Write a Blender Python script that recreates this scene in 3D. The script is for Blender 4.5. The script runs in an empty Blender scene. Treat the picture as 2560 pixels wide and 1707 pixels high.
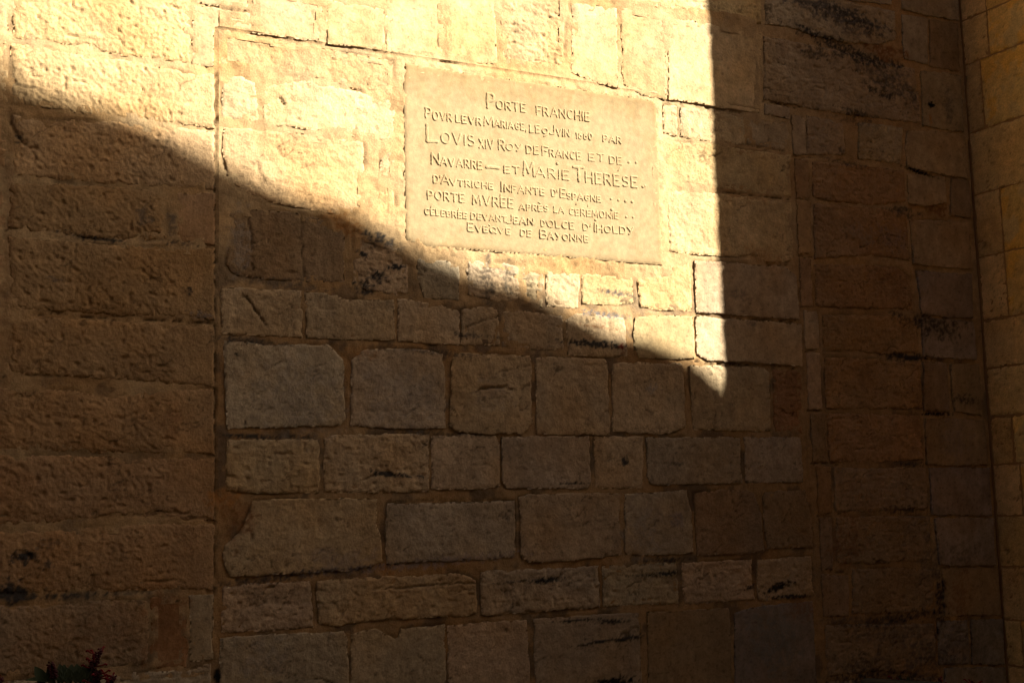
import bpy, math, random
import numpy as np
from math import radians, sin, cos

# ------------------------------------------------------------------ camera
SC = bpy.context.scene
COL = SC.collection
EYE = 1.6            # camera height above the ground
WY = 4.6             # the church wall stands in the plane y = WY, facing -y
FPX = 3457.85        # focal length in photo pixels (photo 2560 wide)
YAW, PITCH, ROLL = 0.500565, 0.129203, -0.0269778
_f = np.array([sin(YAW)*cos(PITCH), cos(YAW)*cos(PITCH), sin(PITCH)])
_r = np.array([cos(YAW), -sin(YAW), 0.0])
_u = np.cross(_r, _f)
CR = _r*cos(ROLL) + _u*sin(ROLL)
CU = _u*cos(ROLL) - _r*sin(ROLL)
from mathutils import Matrix, Vector
cam_d = bpy.data.cameras.new('camera')
cam = bpy.data.objects.new('camera', cam_d); COL.objects.link(cam)
cam.matrix_world = Matrix(((CR[0], CU[0], -_f[0], 0), (CR[1], CU[1], -_f[1], 0), (CR[2], CU[2], -_f[2], EYE), (0, 0, 0, 1)))
cam_d.sensor_width = 36; cam_d.lens = 36*FPX/2560
cam_d.clip_start = 0.05; cam_d.clip_end = 1500
SC.camera = cam

# ------------------------------------------------------------------ light
SUN_AZ, SUN_EL = radians(54), radians(35)          # azimuth to the right of the wall's normal
SD = np.array([sin(SUN_AZ)*cos(SUN_EL), -cos(SUN_AZ)*cos(SUN_EL), sin(SUN_EL)])   # towards the sun
world = bpy.data.worlds.new('World'); SC.world = world; world.use_nodes = True
nt = world.node_tree; bg = nt.nodes['Background']
sky = nt.nodes.new('ShaderNodeTexSky'); sky.sky_type = 'NISHITA'; sky.sun_disc = False
sky.sun_elevation = SUN_EL; sky.sun_rotation = math.atan2(SD[0], SD[1])
sky.air_density = 0.7; sky.dust_density = 6.0; sky.ozone_density = 0.6
warm = nt.nodes.new('ShaderNodeMix'); warm.data_type = 'RGBA'; warm.blend_type = 'MULTIPLY'
warm.inputs[0].default_value = 1.0; warm.inputs[7].default_value = (0.51, 0.46, 0.385, 1)
nt.links.new(sky.outputs[0], warm.inputs[6]); nt.links.new(warm.outputs[2], bg.inputs[0])
bg.inputs[1].default_value = 0.05
sun_d = bpy.data.lights.new('sun', 'SUN'); sun_d.energy = 5.0; sun_d.angle = radians(0.53)
sun_d.color = (1.0, 0.885, 0.70)
sun = bpy.data.objects.new('sun', sun_d); COL.objects.link(sun)
sun.rotation_euler = Vector(SD).to_track_quat('Z', 'Y').to_euler()
sun.location = (8, -4, 9)
SC.view_settings.view_transform = 'Standard'; SC.view_settings.look = 'None'
SC.view_settings.gamma = 1.0; SC.view_settings.use_curve_mapping = False
SC.view_settings.exposure = 1.92

# ------------------------------------------------------------------ small maths
rng = random.Random(7)

def ray(x, y):
    d = _f + CR*((x-1280)/FPX) + CU*(-(y-853.5)/FPX)
    return d

def wall_at(x, y):
    """photo pixel -> (x, z) in metres on the wall's plane"""
    d = ray(x, y); t = WY/d[1]
    return d[0]*t, d[2]*t + EYE

def point_at(x, y, depth):
    d = ray(x, y); t = depth/d[1]
    return Vector((d[0]*t, depth, d[2]*t+EYE))

_pg = np.random.RandomState(11)
_PT = np.tile(_pg.permutation(4096), 2)
_GX = np.cos(np.arange(4096)*2*np.pi/4096).astype(np.float32)[_pg.permutation(4096)]
_ga = np.arange(4096)*2*np.pi/4096; _gp = _pg.permutation(4096)
_GX = np.cos(_ga)[_gp].astype(np.float32); _GY = np.sin(_ga)[_gp].astype(np.float32)

def perlin(x, y, seed=0):
    ix = np.floor(x).astype(np.int32); iy = np.floor(y).astype(np.int32)
    fx = (x-ix).astype(np.float32); fy = (y-iy).astype(np.float32)
    s0 = (seed*2654435) & 4095
    ax0 = _PT[(ix+s0) & 4095]; ax1 = _PT[(ix+1+s0) & 4095]; iy = iy & 2047
    u = fx*fx*fx*(fx*(fx*6-15)+10); v = fy*fy*fy*(fy*(fy*6-15)+10)
    def g(ax, ay, dx, dy):
        k = _PT[(ax+ay) & 4095]
        return _GX[k]*dx + _GY[k]*dy
    a = g(ax0, iy, fx, fy); b = g(ax1, iy, fx-1, fy)
    c = g(ax0, iy+1, fx, fy-1); d = g(ax1, iy+1, fx-1, fy-1)
    return ((a+(b-a)*u) + ((c+(d-c)*u)-(a+(b-a)*u))*v)*1.5

def fbm(x, y, s, seed, octv=4, gain=0.5):
    r = 0; a = 1.0; f = 1.0/s
    for i in range(octv):
        r = r + a*perlin(x*f, y*f, seed+i*17); a *= gain; f *= 2.03
    return r

def sst(a, b, x):
    t = np.clip((x-a)/(b-a), 0, 1); return t*t*(3-2*t)

def poly_sdf(poly, x, y):
    """signed distance, negative inside"""
    P = np.array(poly, float); n = len(P)
    d = np.full(x.shape, 1e9); inside = np.zeros(x.shape, bool)
    for i in range(n):
        a = P[i]; b = P[(i+1) % n]; e = b-a
        px = x-a[0]; py = y-a[1]
        t = np.clip((px*e[0]+py*e[1])/max(e@e, 1e-12), 0, 1)
        d = np.minimum(d, (px-e[0]*t)**2+(py-e[1]*t)**2)
        c = ((a[1] > y) != (b[1] > y))
        with np.errstate(divide='ignore', invalid='ignore'):
            xi = (b[0]-a[0])*(y-a[1])/(b[1]-a[1]+1e-15)+a[0]
        inside ^= c & (x < xi)
    d = np.sqrt(d)
    return np.where(inside, -d, d)

def seg_dist(pts, x, y):
    d = np.full(x.shape, 1e9)
    if len(pts) == 1:
        return np.hypot(x-pts[0][0], y-pts[0][1])
    for a, b in zip(pts[:-1], pts[1:]):
        ex, ey = b[0]-a[0], b[1]-a[1]
        px = x-a[0]; py = y-a[1]
        t = np.clip((px*ex+py*ey)/max(ex*ex+ey*ey, 1e-12), 0, 1)
        d = np.minimum(d, (px-ex*t)**2+(py-ey*t)**2)
    return np.sqrt(d)

# ------------------------------------------------------------------ objects
def tag(o, label=None, cat=None, group=None, kind=None):
    if label: o['label'] = label
    if cat: o['category'] = cat
    if group: o['group'] = group
    if kind: o['kind'] = kind
    return o

def mesh_obj(name, verts, faces, mat, parent=None, tint=None, smooth=True, loc=None):
    me = bpy.data.meshes.new(name)
    verts = np.asarray(verts, float)
    base = np.array(loc if loc is not None else (0, 0, 0), float)
    if parent is not None:
        base_l = base - np.array(parent['_o'])
    else:
        base_l = base
    v = (verts-base).astype(np.float32)
    if isinstance(faces, np.ndarray):
        k = faces.shape[1]; nf = len(faces)
        me.vertices.add(len(v)); me.vertices.foreach_set('co', v.ravel())
        me.loops.add(nf*k); me.loops.foreach_set('vertex_index', faces.astype(np.int32).ravel())
        me.polygons.add(nf)
        me.polygons.foreach_set('loop_start', np.arange(0, nf*k, k, dtype=np.int32))
        me.update(calc_edges=True); me.validate()
    else:
        me.from_pydata([tuple(map(float, q)) for q in v], [], faces)
    me.materials.append(mat)
    if smooth: me.shade_smooth()
    if tint is not None:
        at = me.attributes.new('tint', 'FLOAT_COLOR', 'POINT')
        c = np.ones((len(v), 4), np.float32); c[:, :3] = tint
        at.data.foreach_set('color', c.ravel())
    o = bpy.data.objects.new(name, me); COL.objects.link(o)
    o.location = base_l
    o['_o'] = [float(t) for t in base]
    if parent is not None: o.parent = parent
    return o

def box(x0, x1, y0, y1, z0, z1):
    V = [(x0, y0, z0), (x1, y0, z0), (x1, y1, z0), (x0, y1, z0), (x0, y0, z1), (x1, y0, z1), (x1, y1, z1), (x0, y1, z1)]
    F = [(0, 3, 2, 1), (4, 5, 6, 7), (0, 1, 5, 4), (1, 2, 6, 5), (2, 3, 7, 6), (3, 0, 4, 7)]
    return V, F

# faces: frame 'wall' -> u=+x, v=+z, out=-y ; frame 'side' -> buttress face u=y, v=z, out=-x
XB = 5.04
def place(frame, u, v, h):
    if frame == 'wall': return np.stack([u, WY-h, v], -1)
    if frame == 'side': return np.stack([XB-h, u, v], -1)
    if frame == 'front': return np.stack([u, BUT_Y-h, v], -1)

def patch(name, frame, bbox, step, sdf, height, tintf, mat, parent, skirt=0.035, snap=True):
    """a displaced slab of stone whose outline is the zero line of sdf"""
    u0, u1, v0, v1 = bbox
    nu = max(3, int(math.ceil((u1-u0)/step))+1); nv = max(3, int(math.ceil((v1-v0)/step))+1)
    U, V = np.meshgrid(np.linspace(u0, u1, nu), np.linspace(v0, v1, nv))
    S = sdf(U, V)
    if snap:
        near = (S > -0.55*step) & (S < 1.3*step)
        e = step*0.4
        un, vn, sn = U[near], V[near], S[near]
        for _ in range(2):
            gu = (sdf(un+e, vn)-sn)/e; gv = (sdf(un, vn+e)-sn)/e
            gl = np.maximum(gu*gu+gv*gv, 0.2)
            un = un-sn*gu/gl; vn = vn-sn*gv/gl
            sn = sdf(un, vn)
        U[near] = un; V[near] = vn; S[near] = sn
        okv = (S < 0.25*step)
    else:
        okv = S < 0
    q = okv[:-1, :-1] & okv[1:, :-1] & okv[:-1, 1:] & okv[1:, 1:]
    idx = np.arange(nu*nv).reshape(nv, nu)
    F = np.stack([idx[:-1, :-1][q], idx[:-1, 1:][q], idx[1:, 1:][q], idx[1:, :-1][q]], -1)
    if len(F) == 0: return None
    used = np.zeros(nu*nv, bool); used[F.ravel()] = True
    remap = -np.ones(nu*nv, int); remap[used] = np.arange(used.sum())
    F = remap[F]; u = U.ravel()[used]; v = V.ravel()[used]; s = S.ravel()[used]
    H = height(u, v, s)
    T = tintf(u, v, s)
    P = place(frame, u, v, H)
    if skirt:
        E = np.concatenate([F[:, [0, 1]], F[:, [1, 2]], F[:, [2, 3]], F[:, [3, 0]]])
        key = np.sort(E, 1); k = key[:, 0]*len(u)+key[:, 1]
        _, inv, cnt = np.unique(k, return_inverse=True, return_counts=True)
        B = E[cnt[inv] == 1]
        bv = np.unique(B); m = -np.ones(len(u), int); m[bv] = np.arange(len(bv))+len(u)
        P = np.concatenate([P, place(frame, u[bv], v[bv], np.full(len(bv), H.min()-skirt))])
        T = np.concatenate([T, T[bv]*0.8])
        F = np.concatenate([F, np.stack([B[:, 1], B[:, 0], m[B[:, 0]], m[B[:, 1]]], -1)])
    if frame == 'side': F = F[:, ::-1]
    lo = P.min(0); hi = P.max(0); c = (lo+hi)/2
    return mesh_obj(name, P, F, mat, parent, T, True, c)

# ------------------------------------------------------------------ materials
def stone_material(name, bump, scale, grain=0.16, rough=0.92, pits=0.25):
    m = bpy.data.materials.new(name); m.use_nodes = True
    n = m.node_tree.nodes; l = m.node_tree.links
    bs = n['Principled BSDF']; bs.inputs['Roughness'].default_value = rough
    bs.inputs['Specular IOR Level'].default_value = 0.15
    at = n.new('ShaderNodeAttribute'); at.attribute_name = 'tint'
    geo = n.new('ShaderNodeNewGeometry')
    n1 = n.new('ShaderNodeTexNoise'); n1.inputs['Scale'].default_value = scale; n1.inputs['Detail'].default_value = 6
    n1.inputs['Roughness'].default_value = 0.65
    n2 = n.new('ShaderNodeTexNoise'); n2.inputs['Scale'].default_value = scale*0.22; n2.inputs['Detail'].default_value = 5
    vo = n.new('ShaderNodeTexVoronoi'); vo.inputs['Scale'].default_value = scale*0.9
    for q in (n1, n2, vo): l.new(geo.outputs['Position'], q.inputs['Vector'])
    mr = n.new('ShaderNodeMapRange'); mr.inputs[1].default_value = 0.3; mr.inputs[2].default_value = 0.7
    mr.inputs[3].default_value = 1-grain; mr.inputs[4].default_value = 1+grain
    l.new(n1.outputs[0], mr.inputs[0])
    mr2 = n.new('ShaderNodeMapRange'); mr2.inputs[1].default_value = 0.3; mr2.inputs[2].default_value = 0.7
    mr2.inputs[3].default_value = 0.86; mr2.inputs[4].default_value = 1.12
    l.new(n2.outputs[0], mr2.inputs[0])
    mu = n.new('ShaderNodeMath'); mu.operation = 'MULTIPLY'; l.new(mr.outputs[0], mu.inputs[0]); l.new(mr2.outputs[0], mu.inputs[1])
    pr = n.new('ShaderNodeMapRange'); pr.inputs[1].default_value = 0.05; pr.inputs[2].default_value = 0.22
    pr.inputs[3].default_value = 1-pits; pr.inputs[4].default_value = 1.0
    l.new(vo.outputs['Distance'], pr.inputs[0])
    mu2 = n.new('ShaderNodeMath'); mu2.operation = 'MULTIPLY'; l.new(mu.outputs[0], mu2.inputs[0]); l.new(pr.outputs[0], mu2.inputs[1])
    sc = n.new('ShaderNodeVectorMath'); sc.operation = 'SCALE'
    l.new(at.outputs['Color'], sc.inputs[0]); l.new(mu2.outputs[0], sc.inputs['Scale'])
    l.new(sc.outputs[0], bs.inputs['Base Color'])
    bp = n.new('ShaderNodeBump'); bp.inputs['Strength'].default_value = 1.0; bp.inputs['Distance'].default_value = bump
    n3 = n.new('ShaderNodeTexNoise'); n3.inputs['Scale'].default_value = scale*0.42; n3.inputs['Detail'].default_value = 3; l.new(geo.outputs['Position'], n3.inputs['Vector'])
    ad = n.new('ShaderNodeMath'); ad.operation = 'MULTIPLY_ADD'; ad.inputs[1].default_value = 0.5
    l.new(pr.outputs[0], ad.inputs[0]); l.new(n1.outputs[0], ad.inputs[2])
    a3 = n.new('ShaderNodeMath'); a3.operation = 'MULTIPLY_ADD'; a3.inputs[1].default_value = 1.3
    l.new(n3.outputs[0], a3.inputs[0]); l.new(ad.outputs[0], a3.inputs[2])
    l.new(a3.outputs[0], bp.inputs['Height']); l.new(bp.outputs[0], bs.inputs['Normal'])
    return m

def plain_material(name, c, rough=0.9, noise=0.2, scale=6.0, spec=0.2, bump=0.0):
    m = bpy.data.materials.new(name); m.use_nodes = True
    n = m.node_tree.nodes; l = m.node_tree.links
    bs = n['Principled BSDF']; bs.inputs['Roughness'].default_value = rough
    bs.inputs['Specular IOR Level'].default_value = spec
    geo = n.new('ShaderNodeNewGeometry')
    t = n.new('ShaderNodeTexNoise'); t.inputs['Scale'].default_value = scale; t.inputs['Detail'].default_value = 6
    l.new(geo.outputs['Position'], t.inputs['Vector'])
    mx = n.new('ShaderNodeMix'); mx.data_type = 'RGBA'
    mx.inputs[6].default_value = tuple(q*(1-noise) for q in c)+(1,)
    mx.inputs[7].default_value = tuple(min(1, q*(1+noise)) for q in c)+(1,)
    l.new(t.outputs[0], mx.inputs[0]); l.new(mx.outputs[2], bs.inputs['Base Color'])
    if bump:
        bp = n.new('ShaderNodeBump'); bp.inputs['Distance'].default_value = bump
        l.new(t.outputs[0], bp.inputs['Height']); l.new(bp.outputs[0], bs.inputs['Normal'])
    return m

M_STONE = stone_material('limestone', 0.0021, 120, 0.20)
M_SMOOTH = stone_material('dressed_limestone', 0.0014, 120, 0.15, 0.9, 0.14)
M_MORTAR = stone_material('lime_mortar', 0.0012, 170, 0.22, 0.95, 0.3)
M_PLAQUE = stone_material('plaque_stone', 0.0006, 220, 0.05, 0.85, 0.0)
M_LEAF = plain_material('salvia_leaf', (0.022, 0.036, 0.016), 0.6, 0.4, 30)
M_STEM = plain_material('salvia_stem', (0.05, 0.045, 0.03), 0.7, 0.3, 30)
M_RED = plain_material('salvia_red', (0.16, 0.006, 0.015), 0.6, 0.3, 60)
M_CALYX = plain_material('salvia_calyx', (0.06, 0.012, 0.02), 0.6, 0.4, 60)
M_BLACK = plain_material('black_paint', (0.012, 0.012, 0.013), 0.6, 0.3, 20)
M_GROUND = plain_material('paving_stone', (0.09, 0.072, 0.055), 0.9, 0.3, 3, 0.2, 0.004)
M_RENDER = plain_material('house_render', (0.22, 0.18, 0.13), 0.9, 0.12, 2, 0.2, 0.003)
M_ROOF = plain_material('roof_tile', (0.22, 0.08, 0.045), 0.9, 0.35, 9)
M_WOOD = plain_material('painted_wood', (0.16, 0.035, 0.025), 0.6, 0.2, 12)
M_GLASS = plain_material('window_glass', (0.02, 0.025, 0.03), 0.08, 0.1, 2, 0.6)
M_TERRA = plain_material('planter_clay', (0.20, 0.10, 0.06), 0.85, 0.25, 12)
M_SOIL = plain_material('soil', (0.05, 0.035, 0.025), 1.0, 0.4, 30, 0.1, 0.01)

TONE = {
 't': (0.50, 0.36, 0.205), 'w': (0.53, 0.405, 0.24), 'g': (0.41, 0.345, 0.25), 'n': (0.445, 0.348, 0.232),
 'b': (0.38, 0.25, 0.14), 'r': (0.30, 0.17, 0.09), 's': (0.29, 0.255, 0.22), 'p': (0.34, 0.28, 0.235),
 'j': (0.41, 0.275, 0.155), 'o': (0.40, 0.22, 0.075), 'm': (0.455, 0.335, 0.195), 'd': (0.33, 0.245, 0.155),  # j: t darkened for the shaded left jamb rows, shade put in colour
}

# ------------------------------------------------------------------ marks (photo pixels, laid on the wall)
# cracks: points, half width mm, depth mm, darkness
CRACKS = [
 ([(607,735),(622,752),(640,780),(668,815)], 3, 12, .6), ([(623,545),(628,610),(632,672)], 2, 6, .5), ([(754,545),(757,640),(760,700)], 2, 4, .4),
 ([(1160,822),(1200,805),(1225,800),(1248,790)], 3, 8, .5), ([(1188,982),(1205,972),(1262,968)], 6, 16, .5), ([(1240,932),(1285,922),(1328,912)], 2.5, 6, .5),
 ([(1262,972),(1300,976),(1325,962)], 2, 5, .4), ([(1783,985),(1789,1030),(1782,1080)], 1.5, 4, .4), ([(960,1472),(1060,1464),(1130,1458),(1190,1457)], 3, 6, .6),
 ([(963,1258),(1060,1250),(1180,1256),(1285,1250)], 2.5, 5, .35), ([(700,243),(712,262)], 7, 12, .2), ([(440,281),(452,288)], 4, 8, .4),
 ([(160,250),(172,258)], 4, 7, .5), ([(285,270),(300,280)], 4, 7, .4), ([(28,310),(45,345),(62,362)], 7, 10, .4), ([(20,205),(90,228),(95,230)], 2.5, 6, .5),
 ([(1425,0),(1413,60),(1408,165)], 3, 6, .25), ([(540,20),(622,32)], 2, 8, .6), ([(778,30),(792,65),(797,80)], 1.5, 4, .3),
 ([(640,405),(652,440),(668,460)], 2.5, 6, .3), ([(560,410),(567,440),(572,450)], 2, 6, .3),
 ([(2200,190),(2215,215)], 5, 8, .5), ([(80,787),(140,784),(200,792),(300,800),(420,803),(530,808)], 2.5, 9, .8),
 ([(380,1280),(470,1284)], 4, 8, .5), ([(250,1290),(330,1283),(460,1292),(535,1300)], 1.5, 4, .4), ([(360,1454),(440,1450),(465,1460)], 2, 5, .4),
 ([(1460,912),(1480,915),(1520,908)], 3, 5, .2), ([(1600,980),(1600,1015)], 1.5, 3, .4), ([(760,1700),(785,1697),(810,1697),(840,1715)], 2.5, 6, .8),
 ([(820,1650),(850,1662),(870,1664)], 2, 4, .5), ([(1870,580),(1925,590)], 1.5, 2, .1), ([(575,945),(620,925),(680,895)], 1.2, -1.5, -.1),
 ([(538,185),(538,700),(537,1100),(536,1490)], 2.2, 10, .7), ([(1905,255),(1960,262),(2008,271)], 2.2, 8, .8), ([(1908,222),(1990,232)], 1.5, 4, .4),
 ([(1987,497),(2024,499)], 2, 6, .6), ([(1994,640),(2030,642)], 2, 6, .6), ([(2012,877),(2050,878)], 2, 8, .8), ([(2018,1027),(2056,1027)], 2, 6, .6),
 ([(1980,391),(2050,395),(2110,400)], 2.5, 6, .5), ([(2025,1158),(2100,1160)], 3, 7, .7), ([(2044,1288),(2100,1286)], 3, 7, .7), ([(2078,1428),(2120,1432)], 3, 7, .7),
 ([(1740,905),(1860,912),(2004,920)], 3.5, 12, .9), ([(1808,480),(1900,492),(1975,500)], 3, 9, .8), ([(1868,366),(1960,378)], 2.5, 7, .6),
 ([(1915,660),(1970,664)], 2.5, 8, .8), ([(1740,786),(1870,797),(1990,803)], 2, 7, .6), ([(1670,254),(1790,273),(1860,285)], 2, 7, .5),
]
# stains, tone patches, and painted dark of holes and recesses: x, y, rx, ry (px), angle deg (down to the right positive), strength, colour
K = (0.045, 0.042, 0.042); KG = (0.115, 0.10, 0.09); OR = (0.40, 0.20, 0.07); RU = (0.24, 0.12, 0.055); GR = (0.30, 0.28, 0.265); PG = (0.26, 0.225, 0.24)
STAINS_HOLES = [
 (2080,28,110,22,6,.9,KG), (2110,60,60,30,20,.5,KG), (2095,120,110,16,14,1,K), (2040,135,40,16,0,.8,K), (2215,155,50,10,8,1,K), (2210,200,70,30,10,.55,KG), (2200,232,34,12,12,.9,K),
 (2085,35,120,26,8,.9,KG), (2130,48,60,14,15,.8,K), (2150,135,80,14,12,.9,K), (2235,215,60,26,10,.7,KG), (2130,300,60,10,6,.5,K), (2215,130,42,22,4,1,RU), (2140,285,40,10,10,.8,K), (2115,410,45,7,4,.7,K), (2325,262,9,8,0,1.5,(.004,.004,.004)), (2325,300,3,22,0,.9,OR), (2368,265,10,40,8,.6,KG), (2287,258,12,22,0,.7,KG),
 (2300,430,34,5,8,1.2,(.01,.01,.01)), (2350,525,22,18,0,1,RU), (2260,530,40,14,0,.8,K), (1965,100,45,30,10,.35,RU), (1990,450,20,40,0,.3,RU),
 (2340,815,75,26,4,.9,K), (2270,893,55,9,0,1.2,K), (2410,998,28,10,0,.9,K), (2340,1035,34,5,0,1.3,(.012,.01,.01)), (2238,783,14,9,0,.8,K), (2240,700,50,50,0,.4,RU), (2155,590,45,18,20,.35,GR), (2230,600,40,30,20,.35,PG),
 (2275,1160,35,6,0,1,K), (2255,1275,45,9,0,.9,K), (2110,1360,35,60,20,.6,RU), (2350,1500,12,70,5,1,K), (2240,1545,110,13,-2,1,K), (2110,1550,60,10,0,.7,KG), (2410,1385,38,30,0,.55,KG), (2400,1490,30,60,0,.6,RU),
 (2320,1640,60,40,0,.7,KG), (2160,1660,60,30,0,.6,K), (2290,1695,60,14,0,.8,K), (2180,1240,60,50,0,.25,RU),
 (945,595,40,14,15,1,K), (965,612,38,16,10,.6,KG), (908,636,16,7,20,1.2,K), (990,667,22,8,-12,1.2,K), (945,692,26,16,0,1.1,K), (908,712,26,9,0,1,K), (915,727,22,8,0,1,K),
 (868,560,44,26,15,.9,OR), (1218,706,20,50,3,1.1,(.15,.12,.09)), (1270,705,10,42,3,1.1,(.17,.14,.10)), (1540,733,38,7,6,1.1,KG), (1515,788,55,8,3,1.1,(.15,.145,.15)), (1485,860,72,9,2,1.5,K), (1500,818,60,4,4,.8,RU),
 (1553,866,9,7,0,1.1,(.2,.03,.02)), (1558,882,7,5,0,1,RU), (1150,838,20,6,4,1,K), (1180,838,22,6,2,.9,KG), (1230,842,25,4,5,.6,K),
 (600,850,60,7,3,1.1,K), (680,857,60,5,4,.8,K), (625,1090,60,6,2,1.3,K), (740,1092,45,6,2,.9,K), (720,712,90,12,5,.7,KG), (600,620,26,80,0,.5,GR), (1080,1082,110,6,2,.8,K), (1080,880,120,7,4,.7,K),
 (965,1184,34,8,6,1.3,K), (1025,1190,45,5,2,1,K), (1430,1208,45,3,0,1,K), (1562,1152,10,9,0,1.2,K), (1635,1155,14,4,8,.5,K), (1690,1160,18,5,8,.6,K),
 (1290,1453,60,3,-2,.8,K), (1365,1450,36,7,-3,1.5,(.02,.02,.02)), (1605,1438,34,4,2,1,K), (1665,1434,36,6,-3,1.3,K), (1877,1466,14,5,-20,1.4,K), (1945,1466,36,9,-15,1.4,(.03,.025,.02)), (1975,1490,46,5,0,1.2,K),
 (1440,1550,50,4,-1,1.2,K), (1530,1553,34,6,4,1.4,K), (1500,1603,55,4,-5,1.2,K), (1570,1594,34,6,-3,1.5,K), (1535,1704,50,12,0,1.6,(.008,.008,.008)),  # last mark: the dark inside a recess, painted flat on the stone
 (1085,1405,200,12,-3,.7,PG), (800,1430,160,9,-3,.9,(.08,.07,.085)), (640,1452,100,8,-3,.8,K), (850,1400,90,25,0,.4,PG), (660,1650,60,50,0,.5,GR), (560,1260,45,30,0,1,OR), (600,1300,40,50,20,.8,RU), (1650,1400,60,8,0,1,K), (965,1428,20,10,0,1,OR), (1610,1330,40,60,10,.5,GR),
 (1690,1300,20,20,0,.7,PG), (1935,1600,60,80,0,.75,(.20,.205,.21)), (2000,1520,30,30,0,.6,RU), (1630,970,14,14,0,.7,GR), (1230,985,40,40,0,.3,GR), (750,1000,110,90,20,.4,GR), (1010,1000,90,70,0,.35,GR), (905,880,40,16,10,.4,OR),
 (1900,640,40,18,10,.5,OR), (1830,1010,6,40,0,.3,K), (1850,740,25,16,20,.5,KG), (1880,810,14,8,0,.6,KG),
 (205,592,60,7,6,1.1,K), (270,600,40,5,4,1.2,K), (430,560,13,38,0,.8,KG), (360,540,16,24,0,.7,KG), (450,608,40,6,3,1,K), (470,728,9,9,0,1,K), (140,702,20,8,10,.7,KG), (510,790,30,9,4,.7,(.2,.19,.2)),
 (45,345,14,14,45,.9,K), (430,1050,20,40,0,.5,RU), (60,1390,36,14,5,.9,K), (115,1412,22,10,0,.8,K), (125,1358,40,14,0,.6,K), (10,1478,80,26,4,1.5,K), (55,1392,26,16,0,1.2,K), (2330,1400,30,50,0,.6,KG), (2440,1600,50,70,0,.5,KG), (2230,1580,90,30,0,.5,KG), (2180,1690,90,16,0,1,K), (30,1200,60,40,0,.35,RU), (300,1560,90,70,0,.3,RU), (170,1490,110,9,-1,1,K), (310,1485,60,6,-3,.7,K), (420,1560,50,90,0,.6,RU), (442,1503,5,4,0,1.6,(.004,.004,.004)),
 (100,1600,120,30,0,.2,RU), (460,1330,40,60,0,.3,RU), (590,885,5,4,0,1.6,(.01,.01,.01)), (16,576,5,4,0,1.4,(.01,.01,.01)), (10,942,5,4,0,1.4,(.01,.01,.01)), (543,1690,8,22,0,1.6,(.01,.01,.01)),
 (18,700,16,400,0,.35,RU), (500,1000,40,40,0,.0,RU), (1553,150,12,10,0,.0,RU), (1627,152,9,9,0,.5,OR), (820,15,8,10,0,.4,OR), (860,80,12,80,0,.3,(.62,.50,.36)), (1040,134,14,4,8,.5,RU),
 (1130,190,260,9,9,.0,RU), (1800,100,40,80,0,.12,GR), (2390,1100,30,80,0,.3,PG),
]
def _local(x, y):
    """metres per photo pixel at that place of the wall, along u and v"""
    a = wall_at(x-5, y); b = wall_at(x+5, y); c = wall_at(x, y-5); d = wall_at(x, y+5)
    return (b[0]-a[0])/10, (c[1]-d[1])/10
CR_M = [([wall_at(*p) for p in pts], w/1000, d/1000, k) for pts, w, d, k in CRACKS]
ST_M = []
for (x, y, rx, ry, an, s, c) in STAINS_HOLES:
    if s <= 0: continue
    sx, sy = _local(x, y); w = wall_at(x, y)
    ST_M.append((w[0], w[1], rx*sx, ry*sy, radians(an), s, np.array(c)))

def apply_marks(u, v, H, T):
    bb = (u.min(), u.max(), v.min(), v.max())
    for pts, w, d, k in CR_M:
        xs = [p[0] for p in pts]; ys = [p[1] for p in pts]
        if max(xs)+.03 < bb[0] or min(xs)-.03 > bb[1] or max(ys)+.03 < bb[2] or min(ys)-.03 > bb[3]: continue
        n1 = perlin(u/0.03, v/0.03, 91)*0.006; n2 = perlin(u/0.03, v/0.03, 92)*0.006
        q = seg_dist(pts, u+n1, v+n2)
        wv = np.maximum(w*0.7, 0.0024)*(1+0.7*perlin(u/0.03, v/0.03, 93))
        g = np.exp(-(q/wv)**2)
        H = H-d*g*0.7
        if k > 0: T = T*(1-np.clip(k*g, 0, .93))[:, None]
    for (cx, cy, rx, ry, an, s, c) in ST_M:
        R = max(rx, ry)*1.8
        if cx+R < bb[0] or cx-R > bb[1] or cy+R < bb[2] or cy-R > bb[3]: continue
        dx = u-cx; dy = -(v-cy)
        a = (dx*cos(an)+dy*sin(an))/rx; b = (-dx*sin(an)+dy*cos(an))/ry
        r = np.sqrt(a*a+b*b)
        n = fbm(u, v, min(0.05, max(0.012, ry*1.2)), 401, 4, 0.65)
        mk = sst(1.25, 0.55, r+n*0.75)*min(1, s)
        if s <= 1.15: mk = mk*np.clip(0.75+0.9*fbm(u, v, 0.018, 402, 3, .7), 0, 1)
        mk = np.clip(mk, 0, 1)[:, None]
        T = T*(1-mk)+c*mk
    return H, T

# ------------------------------------------------------------------ stones, traced: region, finish, tone, proud mm, corners
# regions: L left jamb, T top course, I infill, R right jamb, Q quoins
ST = []
def S(reg, fin, tone, proud, *pts): ST.append((reg, fin, tone, proud, pts))
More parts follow.
